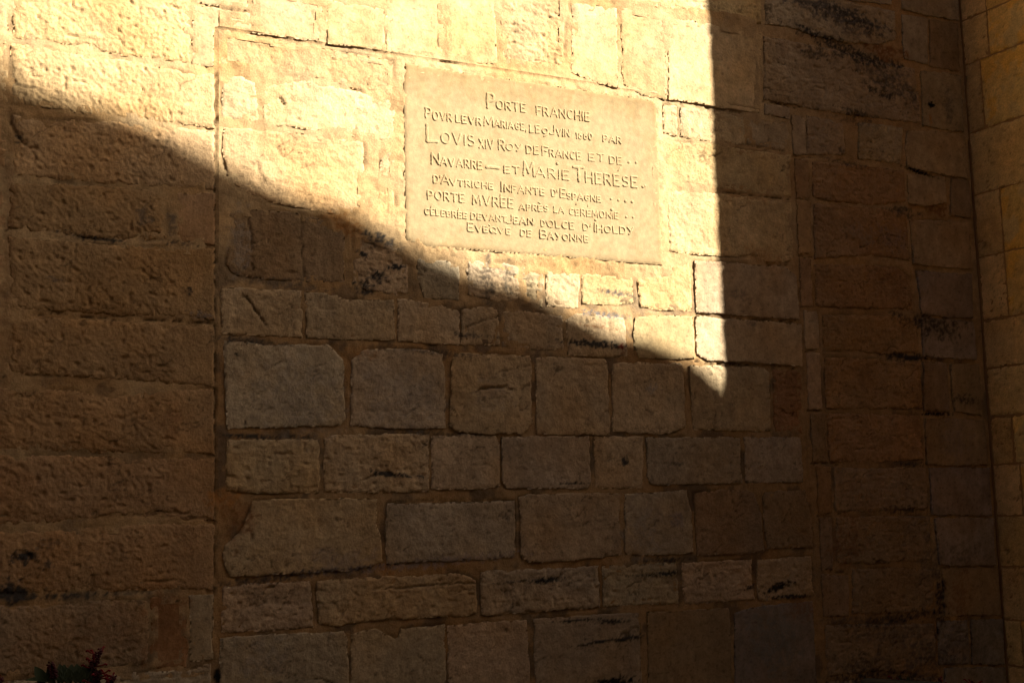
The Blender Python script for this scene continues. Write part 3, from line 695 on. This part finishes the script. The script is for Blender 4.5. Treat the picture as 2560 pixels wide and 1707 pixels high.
for k in range(len(zs)-1):
    z0, z1 = zs[k], zs[k+1]
    if z1-z0 < 0.05: continue
    inner = r.choice([0.10, 0.13, 0.30, 0.36, 0.16]); cuts = [WY-0.004, WY-inner, WY-inner-r.uniform(.35, .6), BUT_Y]
    for a in range(3):
        y1, y0 = cuts[a], cuts[a+1]; g = 0.004
        if y1-y0 < 0.06: continue
        tone = (0.76, 0.52, 0.20) if a > 0 else (0.60, 0.42, 0.20)
        fine = y1 > WY-0.62
        def_tone = np.array(tone)*r.uniform(.85, 1.12)
        P = [(y0+g, z0+g), (y1-g, z0+g), (y1-g, z1-g), (y0+g, z1-g)]
        sd = r.randint(0, 99999)
        o = make_stone('stone', 'side', P, 'med' if r.random() < .5 else 'rough', tuple(def_tone), 2, sd, but, 0.009 if fine else 0.03, None, False, None, 0.003)
        # grey weathering patches over the ochre wash
        if o and a > 0:
            me = o.data; n = len(me.vertices); co = np.empty(n*3, np.float32); me.vertices.foreach_get('co', co); co = co.reshape(-1, 3)
            Y = co[:, 1]+o['_o'][1]; Z = co[:, 2]+o['_o'][2]
            c = np.empty(n*4, np.float32); me.attributes['tint'].data.foreach_get('color', c); c = c.reshape(-1, 4)
            mk = sst(0.05, 0.30, fbm(Y, Z, 0.16, 888, 4, .6))[:, None]*0.75
            ok = sst(0.1, 0.35, fbm(Y, Z, 0.2, 889, 4, .6))[:, None]*0.7
            c[:, :3] = c[:, :3]*(1-mk)+np.array([0.56, 0.41, 0.20])*mk
            c[:, :3] = c[:, :3]*(1-ok)+np.array([0.76, 0.43, 0.09])*ok
            me.attributes['tint'].data.foreach_set('color', c.ravel().astype(np.float32))
for P, tone, fn, sd in courses(XB+0.02, XB+1.3, 0.02, 5.3, 0.36, 0.4, 0.7, 'n', 'med', 5):
    make_stone('stone', 'front', P, fn, tone, 6, sd, but, 0.03, None, False, None, 0.003)

# ------------------------------------------------------------------ plaque
def plaque_tint(u, v, s):
    base = np.array([0.375, 0.293, 0.172])
    T = base[None, :]*(1+0.04*fbm(u, v, 0.2, 61, 3)+0.03*fbm(u*3, v, 0.06, 62, 3))[:, None]
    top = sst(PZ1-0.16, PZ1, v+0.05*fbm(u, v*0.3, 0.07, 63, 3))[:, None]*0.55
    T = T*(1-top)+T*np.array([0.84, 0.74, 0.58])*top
    wr = sst(0.15, 0.6, fbm(u, v*0.7, 0.09, 66, 5, .65))[:, None]*0.30
    T = T*(1-wr)+T*np.array([0.84, 0.74, 0.62])*wr
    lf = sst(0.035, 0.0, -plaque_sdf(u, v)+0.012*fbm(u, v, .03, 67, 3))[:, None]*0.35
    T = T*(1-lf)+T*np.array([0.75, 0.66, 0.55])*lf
    rt = sst(PX1-0.12, PX1, u)[:, None]*0.25
    T = T*(1-rt)+T*np.array([0.92, 0.82, 0.68])*rt
    return T
def plaque_sdf(x, y):
    w = fbm(x, y, 0.06, 64, 3)*0.0016
    return poly_sdf([(PX0+.012, PZ1), (PX1-.01, PZ1-.004), (PX1, PZ1-.02), (PX1, PZ0), (PX0+.04, PZ0+.002), (PX0, PZ0+.02), (PX0, PZ1-.05)], x, y)+w
def plaque_h(u, v, s):
    e = np.clip(1+s/0.012, 0, 1)
    return 0.0064+fbm(u, v, 0.12, 65, 4, .6)*0.0007-0.003*e*e
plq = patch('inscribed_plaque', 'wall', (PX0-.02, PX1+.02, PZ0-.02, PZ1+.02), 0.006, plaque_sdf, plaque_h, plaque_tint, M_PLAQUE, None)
tag(plq, 'smooth beige stone plaque with raised French inscription set in the church wall', 'plaque')

ARC = lambda cx, cy, rx, ry, a0, a1, n=10: [(cx+rx*cos(radians(a0+(a1-a0)*i/n)), cy+ry*sin(radians(a0+(a1-a0)*i/n))) for i in range(n+1)]
FONT = {   # width, strokes in a box of height 1
 'A': (.78, [[(0, 0), (.39, 1), (.78, 0)], [(.14, .33), (.64, .33)]]),
 'B': (.58, [[(0, 0), (0, 1), (.3, 1)]+ARC(.3, .76, .22, .24, 90, -90)+[(0, .52)], [(.3, .52)]+ARC(.32, .26, .26, .26, 90, -90)+[(0, 0)]]),
 'C': (.62, [ARC(.36, .5, .34, .5, 52, 308, 14)]),
 'D': (.64, [[(0, 0), (0, 1), (.22, 1)]+ARC(.22, .5, .42, .5, 90, -90, 12)+[(0, 0)]]),
 'E': (.52, [[(.52, 0), (0, 0), (0, 1), (.52, 1)], [(0, .52), (.42, .52)]]),
 'F': (.50, [[(0, 0), (0, 1), (.52, 1)], [(0, .52), (.42, .52)]]),
 'G': (.66, [ARC(.36, .5, .34, .5, 52, 330, 14)+[(.66, .42), (.42, .42)]]),
 'H': (.62, [[(0, 0), (0, 1)], [(.62, 0), (.62, 1)], [(0, .5), (.62, .5)]]),
 'I': (.02, [[(0, 0), (0, 1)]]),
 'J': (.40, [[(.38, 1), (.38, .22)]+ARC(.18, .2, .2, .2, 0, -150, 6)]),
 'L': (.50, [[(0, 1), (0, 0), (.5, 0)]]),
 'M': (.82, [[(0, 0), (.08, 1), (.41, .2), (.74, 1), (.82, 0)]]),
 'N': (.66, [[(0, 0), (0, 1), (.66, 0), (.66, 1)]]),
 'O': (.72, [ARC(.36, .5, .36, .5, 0, 360, 18)]),
 'P': (.54, [[(0, 0), (0, 1), (.28, 1)]+ARC(.28, .74, .25, .26, 90, -90)+[(0, .48)]]),
 'Q': (.74, [ARC(.36, .5, .36, .5, 0, 360, 18), [(.42, .26), (.76, -.04)]]),
 'R': (.58, [[(0, 0), (0, 1), (.28, 1)]+ARC(.28, .75, .24, .25, 90, -90)+[(0, .5)], [(.24, .5), (.58, 0)]]),
 'S': (.54, [ARC(.27, .75, .24, .25, 40, 250, 9)+ARC(.27, .26, .26, .26, 80, -145, 9)]),
 'T': (.64, [[(0, 1), (.64, 1)], [(.32, 1), (.32, 0)]]),
 'V': (.72, [[(0, 1), (.36, 0), (.72, 1)]]),
 'X': (.60, [[(0, 1), (.6, 0)], [(0, 0), (.6, 1)]]),
 'Y': (.66, [[(0, 1), (.34, .42)], [(.66, 1), (.30, .15), (.12, 0)]]),
 '1': (.06, [[(0, .85), (.08, 1), (.08, 0)]]),
 '6': (.56, [ARC(.28, .3, .27, .3, 0, 360, 14), [(.02, .35), (.12, .75), (.46, 1)]]),
 '9': (.56, [ARC(.30, .66, .27, .32, 0, 360, 14), [(.57, .66), (.5, .2), (.15, -.02)]]),
 '0': (.56, [ARC(.28, .5, .28, .5, 0, 360, 16)]),
 "'": (.08, [[(.08, 1.05), (0, .78)]]),
 ',': (.08, [[(.08, .1), (0, -.16)]]),
 '-': (1.0, [[(0, .5), (1, .5)]]),
}
# words: text, x left, x right, top, bottom at left, bottom at right, in the enlarged photo (scale 2.851, origin 980,140)
WORDS = [
 ('P',676,722,270,372,376),('ORTE',742,945,322,380,404),('FRANCHIE',1026,1402,362,424,468),
 ('P',236,272,374,446,448),('OVR',288,420,402,458,470),('LEVR',452,630,424,474,498),('M',652,718,436,500,508),('ARIAGE,',728,952,462,508,536),('LE',978,1046,494,548,552),('9',1066,1106,516,574,578),('J',1120,1154,500,562,564),('VIN',1168,1258,524,572,580),('1660',1308,1420,548,592,602),('PAR',1500,1626,568,612,628),
 ('L',246,318,498,612,616),('OVIS',346,582,546,622,646),('XIV',618,716,596,658,668),('R',756,798,596,670,676),('OY',810,918,630,674,682),('DE',954,1038,642,696,704),('F',1066,1106,646,710,716),('RANCE',1118,1338,668,718,744),('ET',1398,1504,698,748,756),('DE',1546,1630,716,768,778),
 ('N',278,330,694,770,776),('AVARRE',342,634,726,782,810),('ET',796,900,786,834,842),('M',934,1006,760,852,860),('ARIE',1018,1254,796,862,886),('T',1290,1364,796,894,898),('HERESE',1376,1740,830,904,940),
 ("D'",292,342,854,906,912),('A',346,402,846,914,920),('VTRICHE',410,714,882,924,952),('I',776,778,898,966,966),('NFANTE',798,1080,920,968,998),("D'",1134,1176,956,1002,1006),('E',1194,1232,946,1010,1016),('SPAGNE',1242,1480,980,1020,1044),
 ('PORTE',250,510,962,1022,1046),('MVREE',572,858,996,1060,1086),('APRES',902,1104,1058,1098,1112),('LA',1150,1218,1076,1118,1124),('CEREMONIE',1258,1606,1090,1134,1164),
 ('CELEBREE',228,526,1090,1130,1162),('DEVANT',560,810,1124,1164,1188),('J',808,850,1134,1194,1196),('EAN',862,1000,1152,1196,1206),("D'",1058,1098,1172,1214,1220),('OLCE',1102,1290,1172,1220,1236),("D'",1358,1412,1200,1244,1250),('I',1440,1442,1192,1252,1252),('HOLDY',1456,1714,1208,1256,1274),
 ('E',536,574,1190,1250,1253),('VEQVE',590,836,1212,1252,1276),('DE',912,986,1240,1284,1290),('B',1052,1096,1240,1300,1303),('AYONNE',1106,1390,1262,1306,1330),
]
SMALL = [  # dots, dashes and accents: points in the same enlargement
 [(670,794),(757,802)],[(1682,760)],[(1733,762)],[(1172,770)],[(1620,800),(1606,822)],[(1795,928)],[(1782,934)],[(1555,1022)],[(1608,1030)],[(1658,1037)],[(1705,1042)],
 [(768,986),(766,1000)],[(1040,1046),(1050,1054)],[(1310,1052),(1306,1064)],[(1392,1062),(1388,1076)],[(1560,1098)],[(1664,1150)],[(1712,1152)],[(278,1072),(272,1084)],[(472,1092),(466,1104)],[(1445,1172)],[(668,1212),(680,1202),(692,1214)],
]
def zp(x, y): return wall_at(x/2.851+980, y/2.851+140)
def letter_patch(polys_m, hw, seed, name='letter', relief=0.0031):
    A = np.concatenate([np.array(p).reshape(-1, 2) for p in polys_m])
    lo = A.min(0)-hw*1.8; hi = A.max(0)+hw*1.8
    def sdf(x, y):
        wx = perlin(x/.014, y/.014, seed)*0.0011; wy = perlin(x/.014, y/.014, seed+1)*0.0011
        d = np.full(x.shape, 1e9)
        for p in polys_m: d = np.minimum(d, seg_dist(p, x+wx, y+wy))
        return d-hw*(1+.12*perlin(x/.03, y/.03, seed+2))
    def h(u, v, s): return 0.0057+relief*sst(-0.0002, -0.0028, s)+perlin(u/.008, v/.008, seed)*0.0004
    o = patch(name, 'wall', (lo[0], hi[0], lo[1], hi[1]), 0.0021, sdf, h, plaque_tint, M_PLAQUE, plq, 0.002)
    return o
ls = 1
for (txt, x0, x1, top, b0, b1) in WORDS:
    A = np.array(zp(x0, b0)); B = np.array(zp(x1, b1)); hgt = zp(x0, top)[1]-A[1]
    gap_ = 0.30
    tot = sum(FONT[c][0] for c in txt)+gap_*(len(txt)-1)
    L = np.linalg.norm(B-A); ex = (B-A)/L
    sc = L/tot if tot > 0.1 else hgt
    x = 0
    for c in txt:
        w, strokes = FONT[c]
        rr = random.Random(ls*13); hh = hgt*(1+rr.uniform(-.05, .04)); sh = rr.uniform(-.03, .03)
        pm = [[tuple(A+ex*((x+q[0]+sh*q[1])*sc)+np.array([0, 1.0])*q[1]*hh) for q in st] for st in strokes]
        letter_patch(pm, min(0.0074, max(0.0048, hgt*0.125)), ls)
        x += w+gap_; ls += 1
for pts in SMALL:
    pm = [[zp(*p) for p in pts]]
    if len(pts) == 1: pm = [[pm[0][0], (pm[0][0][0]+.001, pm[0][0][1])]]
    ls += 1
    letter_patch(pm, 0.0075 if (len(pts) == 1 or pts[0][0] == 670) else 0.0042, ls, 'accent_mark' if len(pts) > 1 else 'dot')

# ------------------------------------------------------------------ ground
gv_, gf_ = [], []
N = 40
for j in range(N+1):
    for i in range(N+1):
        gv_.append((-400+800*i/N, -400+800*j/N, 0.0))
for j in range(N):
    for i in range(N):
        a = j*(N+1)+i; gf_.append((a, a+1, a+N+2, a+N+1))
g = mesh_obj('ground', gv_, gf_, M_GROUND, None, None, False); g['kind'] = 'structure'

# ------------------------------------------------------------------ the house whose steep gable throws the slanting shadow
def on_ray(px, py, d):
    u, v = wall_at(px, py); return np.array([u, WY, v])+SD*d
A = on_ray(0, 162, 8.2); B = on_ray(1798, 946, 5.0)
hd = (B-A)[:2]; hl = np.linalg.norm(hd); hd = hd/hl; slope = (A[2]-B[2])/hl
nrm = np.array([hd[1], -hd[0]])                        # away from the lane
if nrm[0] < 0: nrm = -nrm
def gable_house(name, label):
    half = hl*1.35
    top = np.array([A[0], A[1]])-hd*(half-hl)*1.0
    ztop = A[2]+slope*(half-hl)
    e1 = top+hd*half*1.25; z1 = ztop-slope*half*1.25
    e0 = top-hd*half*1.25
    e1z = z1; dpt = 5.0; t = 0.14
    # wall prism
    def P3(p, z, k): return (p[0]+nrm[0]*k, p[1]+nrm[1]*k, z)
    V = []
    for k in (0.12, dpt):
        V += [P3(e0, 0, k), P3(e1, 0, k), P3(e1, e1z-.05, k), P3(top, ztop-.2, k), P3(e0, e1z-.05, k)]
    F = [(0, 1, 2, 3, 4), (9, 8, 7, 6, 5), (0, 5, 6, 1), (1, 6, 7, 2), (4, 9, 5, 0), (2, 7, 8, 3), (3, 8, 9, 4)]
    h = mesh_obj(name, V, F, M_RENDER, None, None, False); tag(h, label, 'house')
    # roof slopes with a verge that wavers like old tiles
    for sgn, e in ((1, e1), (-1, e0)):
        n = 26; V = []; F = []
        rr = random.Random(3 if sgn > 0 else 8)
        for i in range(n+1):
            p = top+(e-top)*i/n; z = ztop+(e1z-ztop)*i/n
            w = (0.022*sin(i*1.7)+rr.uniform(-.02, .02))
            if i == 0: w = 0
            V += [P3(p, z+w, 0), P3(p, z+w, dpt), P3(p, z+w-t, 0), P3(p, z+w-t, dpt)]
        for i in range(n):
            a = 4*i; b = a+4
            F += [(a, b, b+1, a+1), (a+2, a+3, b+3, b+2), (a, a+2, b+2, b), (a+1, b+1, b+3, a+3)]
        F += [(0, 1, 3, 2), (4*n, 4*n+2, 4*n+3, 4*n+1)]
        mesh_obj('roof', V, F, M_ROOF, h, None, False)
    return h
gable_house('gabled_house', 'rendered house with a steep tiled gable across the lane, behind the viewer')

def window(parent, cx, y, z, w, h_, face):
    V, F = box(cx-w/2, cx+w/2, y-.06, y+.06, z, z+h_)
    fr = mesh_obj('window', V, F, M_WOOD, parent, None, False)
    V, F = box(cx-w/2+.08, cx+w/2-.08, y+.06, y+.075, z+.08, z+h_-.08)
    mesh_obj('pane', V, F, M_GLASS, fr, None, False)
V, F = box(-13, 4.6, -9, -1.6, 0, 10.5)  # unseen house added to block sky light from the wall
hs = mesh_obj('sky_block_house', V, F, M_RENDER, None, None, False)
tag(hs, 'long rendered house added unseen across the lane to cut the sky light', 'house')
V = [(-13.3, -9.3, 10.5), (4.8, -9.3, 10.5), (4.8, -1.2, 10.5), (-13.3, -1.2, 10.5), (-13.3, -5.3, 12.5), (4.8, -5.3, 12.5)]
mesh_obj('roof', V, [(0, 3, 2, 1), (3, 4, 5, 2)[::-1], (0, 1, 5, 4), (0, 4, 3), (1, 2, 5)], M_ROOF, hs, None, False)
V, F = box(-19, -13.01, -9, 10, 0, 9.5)  # second unseen house, added to close off sky light from the left
h2 = mesh_obj('sky_block_house', V, F, M_RENDER, None, None, False)
tag(h2, 'plain rendered house added unseen at the left end of the lane to cut the sky light', 'house')
V = [(-19.3, -9.3, 9.51), (-12.9, -9.3, 9.51), (-12.9, 10.3, 9.51), (-19.3, 10.3, 9.51), (-16, -9.3, 11.6), (-16, 10.3, 11.6)]
mesh_obj('roof', V, [(0, 3, 2, 1), (0, 1, 4), (2, 3, 5), (1, 2, 5, 4), (3, 0, 4, 5)], M_ROOF, h2, None, False)
for k in range(5):
    for z in (1.0, 4.2, 7.4): window(hs, -11.2+k*3.4, -1.6, z, 1.1, 1.7, 1)

# ------------------------------------------------------------------ planters with red salvia in front of the wall
def tube(pts, r0, r1, sides=5):
    V = []; F = []
    n = len(pts)
    for i, p in enumerate(pts):
        p = np.array(p, float)
        d = np.array(pts[min(i+1, n-1)], float)-np.array(pts[max(i-1, 0)], float); d /= max(np.linalg.norm(d), 1e-9)
        a = np.cross(d, (0.3, 0.9, 0.2)); a /= np.linalg.norm(a); b = np.cross(d, a)
        r_ = r0+(r1-r0)*i/(n-1)
        for k in range(sides):
            t = 2*math.pi*k/sides
            V.append(p+a*cos(t)*r_+b*sin(t)*r_)
    for i in range(n-1):
        for k in range(sides):
            q = (k+1) % sides
            F.append((i*sides+k, i*sides+q, (i+1)*sides+q, (i+1)*sides+k))
    F.append(tuple(range(sides))[::-1]); F.append(tuple((n-1)*sides+k for k in range(sides)))
    return V, F
def leaf(base, d, up, ln, wd):
    d = np.array(d, float); d /= np.linalg.norm(d); s = np.cross(d, up); s /= max(np.linalg.norm(s), 1e-6); nn = np.cross(s, d)
    V = []; b = np.array(base, float)
    prof = [(0, .05), (.18, .55), (.42, .95), (.68, .75), (.88, .35), (1, .02)]
    for t, w in prof:
        c = b+d*ln*t-nn*ln*0.28*t*t
        V += [c-s*wd*w/2+nn*wd*.12*w, c, c+s*wd*w/2+nn*wd*.12*w]
    F = []
    for i in range(len(prof)-1):
        a = 3*i; F += [(a, a+1, a+4, a+3), (a+1, a+2, a+5, a+4)]
    return V, F
def flower_spike(parent, base, tip, seed, red=True):
    rr = random.Random(seed); base = np.array(base, float); tip = np.array(tip, float)
    ax = tip-base; L = np.linalg.norm(ax)
    V, F = tube([base, base+ax*.5, tip], 0.003, 0.0015)
    sp = mesh_obj('flower_spike', V, F, M_STEM, parent, None, True)
    CV, CF, RV, RF = [], [], [], []
    n = 11
    for i in range(n):
        t = 0.32+0.66*i/(n-1); c = base+ax*t
        for k in range(5 if t < .9 else 3):
            an = 2*math.pi*(k/5+i*.31)+rr.uniform(-.3, .3)
            side = np.array([cos(an), sin(an), rr.uniform(.1, .5)]); side /= np.linalg.norm(side)
            ln = (0.012 if t < .85 else 0.008)*rr.uniform(.8, 1.2)
            v, f = tube([c, c+side*ln*.5, c+side*ln], 0.0014, 0.0031, 5); o = len(CV); CV += v; CF += [tuple(q+o for q in x) for x in f]
            if red and t < .88 and rr.random() < .24:
                e = c+side*ln; d2 = side+np.array([0, 0, rr.uniform(-.2, .5)])
                v, f = tube([e, e+d2*.014, e+d2*.024+np.array([0, 0, .004]), e+d2*.030], 0.0016, 0.0034, 5)
                o = len(RV); RV += v; RF += [tuple(q+o for q in x) for x in f]
    mesh_obj('calyx', CV, CF, M_CALYX, sp)
    if RV: mesh_obj('petal', RV, RF, M_RED, sp)
def salvia(name, label, root, spikes, leafmass, seed):
    rr = random.Random(seed)
    e = bpy.data.objects.new(name, None); COL.objects.link(e); e.location = root; e['_o'] = [float(q) for q in root]
    tag(e, label, 'plant', 'red salvias in front of the wall')
    root = np.array(root)
    SV, SF, LV, LF = [], [], [], []
    def stem(p1):
        p1 = np.array(p1); mid = (root+p1)/2+np.array([rr.uniform(-.05, .05), rr.uniform(-.04, .04), 0.05])
        v, f = tube([root+np.array([rr.uniform(-.08, .08), rr.uniform(-.05, .05), 0]), mid, p1], 0.005, 0.003)
        o = len(SV); SV.extend(v); SF.extend([tuple(q+o for q in x) for x in f])
        return mid
    def lf(b, d, ln):
        v, f = leaf(b, d, (0, -1, .2) if abs(d[0]) < .75 and d[2] > .6 else (0, -.3, 1), ln, ln*.62); o = len(LV); LV.extend(v); LF.extend([tuple(q+o for q in x) for x in f])
    for b, t, red in spikes:
        m = stem(b); flower_spike(e, b, t, rr.randint(0, 9999), red)
        for k in range(7):
            q = m+(np.array(b)-m)*rr.uniform(.1, .95); an = rr.uniform(0, 6.28)
            lf(q, (cos(an), sin(an), rr.uniform(-.1, .4)), rr.uniform(.04, .065))
    for (c, d, ln) in leafmass: lf(c, d, ln)
    for k in range(170):
        q = root+np.array([rr.gauss(0, .14), rr.gauss(0, .07), rr.uniform(.05, .36)]); an = rr.uniform(0, 6.28)
        lf(q, (cos(an), sin(an), rr.uniform(-.1, .5)), rr.uniform(.045, .075))
    mesh_obj('stem', SV, SF, M_STEM, e); o = mesh_obj('foliage', LV, LF, M_LEAF, e); o['kind'] = 'stuff'
    return e
def planter(label, x, y, w):
    rimz = 0.56
    e = bpy.data.objects.new('planter', None); COL.objects.link(e); e.location = (x, y, 0); e['_o'] = [x, y, 0.0]
    tag(e, label, 'planter', 'clay planters along the wall')
    V = []; F = []; n = 20; prof = [(w*.7, 0), (w*.95, rimz-.08), (w*1.05, rimz-.08), (w*1.05, rimz), (w*.92, rimz), (w*.88, rimz-.06)]
    for r_, z in prof:
        for k in range(n): V.append((x+r_*cos(6.28318*k/n), y+r_*.62*sin(6.28318*k/n), z))
    for i in range(len(prof)-1):
        for k in range(n): F.append((i*n+k, i*n+(k+1) % n, (i+1)*n+(k+1) % n, (i+1)*n+k))
    mesh_obj('pot', V, F, M_TERRA, e)
    V = [(x+w*.9*cos(6.28318*k/n), y+w*.56*sin(6.28318*k/n), rimz-.05) for k in range(n)]
    mesh_obj('soil', V, [tuple(range(n))], M_SOIL, e, None, False)
DP = 4.12
def pa(x, y, d=DP): return np.array(point_at(x, y, d))
rt = pa(190, 1707); rt[2] = 0.5
planter('clay planter holding red salvia below the left jamb', rt[0], rt[1], 0.3)
salvia('red_salvia', 'red-flowered salvia in front of the left jamb at the bottom left corner', rt,
       [(pa(222, 1695), pa(251, 1622), True), (pa(139, 1712), pa(126, 1655), False), (pa(250, 1745), pa(286, 1690), True), (pa(235, 1722), pa(246, 1676), True), (pa(-25, 1745), pa(4, 1695), True), (pa(90, 1745), pa(100, 1703), False)],
       [(pa(112+k*11, 1708), (rr_, 0, 1), .055) for k, rr_ in enumerate((-.5, .2, -.2, .4, -.1, .3, -.4, .1, .35, -.3, .2))]+[(pa(120, 1705), (-1, -.1, .45), .06), (pa(150, 1704), (-.35, 0, 1), .045), (pa(165, 1706), (-.1, 0, 1), .05), (pa(185, 1704), (.3, 0, .9), .045), (pa(205, 1700), (.5, 0, .8), .05), (pa(200, 1705), (-.5, 0, .7), .05), (pa(140, 1710), (-.8, 0, .5), .05), (pa(225, 1705), (.8, 0, .5), .05)], 5)
rt2 = pa(2290, 1707, 4.2); rt2[2] = 0.42
planter('clay planter holding red salvia below the right jamb', rt2[0], rt2[1], 0.3)
salvia('red_salvia', 'red-flowered salvia in front of the right jamb, its tips at the bottom edge', rt2,
       [(pa(2236, 1750, 4.2), pa(2246, 1694, 4.2), True), (pa(2330, 1755, 4.2), pa(2350, 1696, 4.2), True), (pa(2420, 1760, 4.2), pa(2433, 1702, 4.2), True), (pa(2290, 1760, 4.2), pa(2296, 1706, 4.2), False)],
       [(pa(2255, 1707, 4.2), (-.2, 0, 1), .03), (pa(2270, 1708, 4.2), (.3, 0, 1), .03)], 9)

# black rounded box whose top corner just shows
c0 = point_at(2152, 1694, 3.7); zt = c0[2]
e1 = Vector((0.35, -0.937, 0)); e2 = Vector((0.937, 0.35, 0))
W_, D_, rad = 0.30, 0.05, 0.022
V = []; F = []; ring = []
for cx, cy, a0 in ((rad, rad, 180), (W_-rad, rad, 270), (W_-rad, D_-rad, 0), (rad, D_-rad, 90)):
    for k in range(7):
        a = radians(a0+90*k/6); ring.append((cx, cy, cos(a), sin(a)))
n = len(ring)
base = Vector((c0[0], c0[1], 0))
lv = [(0.0, 1.0), (zt-0.02, 1.0), (zt-0.006, .8), (zt, .35)]
for z, s in lv:
    for cx, cy, a, b in ring:
        p = base+e1*(cx+rad*a*s)+e2*(cy+rad*b*s-.02); V.append((p[0], p[1], z))
for i in range(len(lv)-1):
    for k in range(n): F.append((i*n+k, i*n+(k+1) % n, (i+1)*n+(k+1) % n, (i+1)*n+k))
F.append(tuple(3*n+k for k in range(n)))
bb = mesh_obj('display_panel', V, F, M_BLACK)
tag(bb, 'black upright panel, only its rounded top corner showing at the bottom edge', 'panel')

for o in list(bpy.data.objects):
    if '_o' in o: del o['_o']
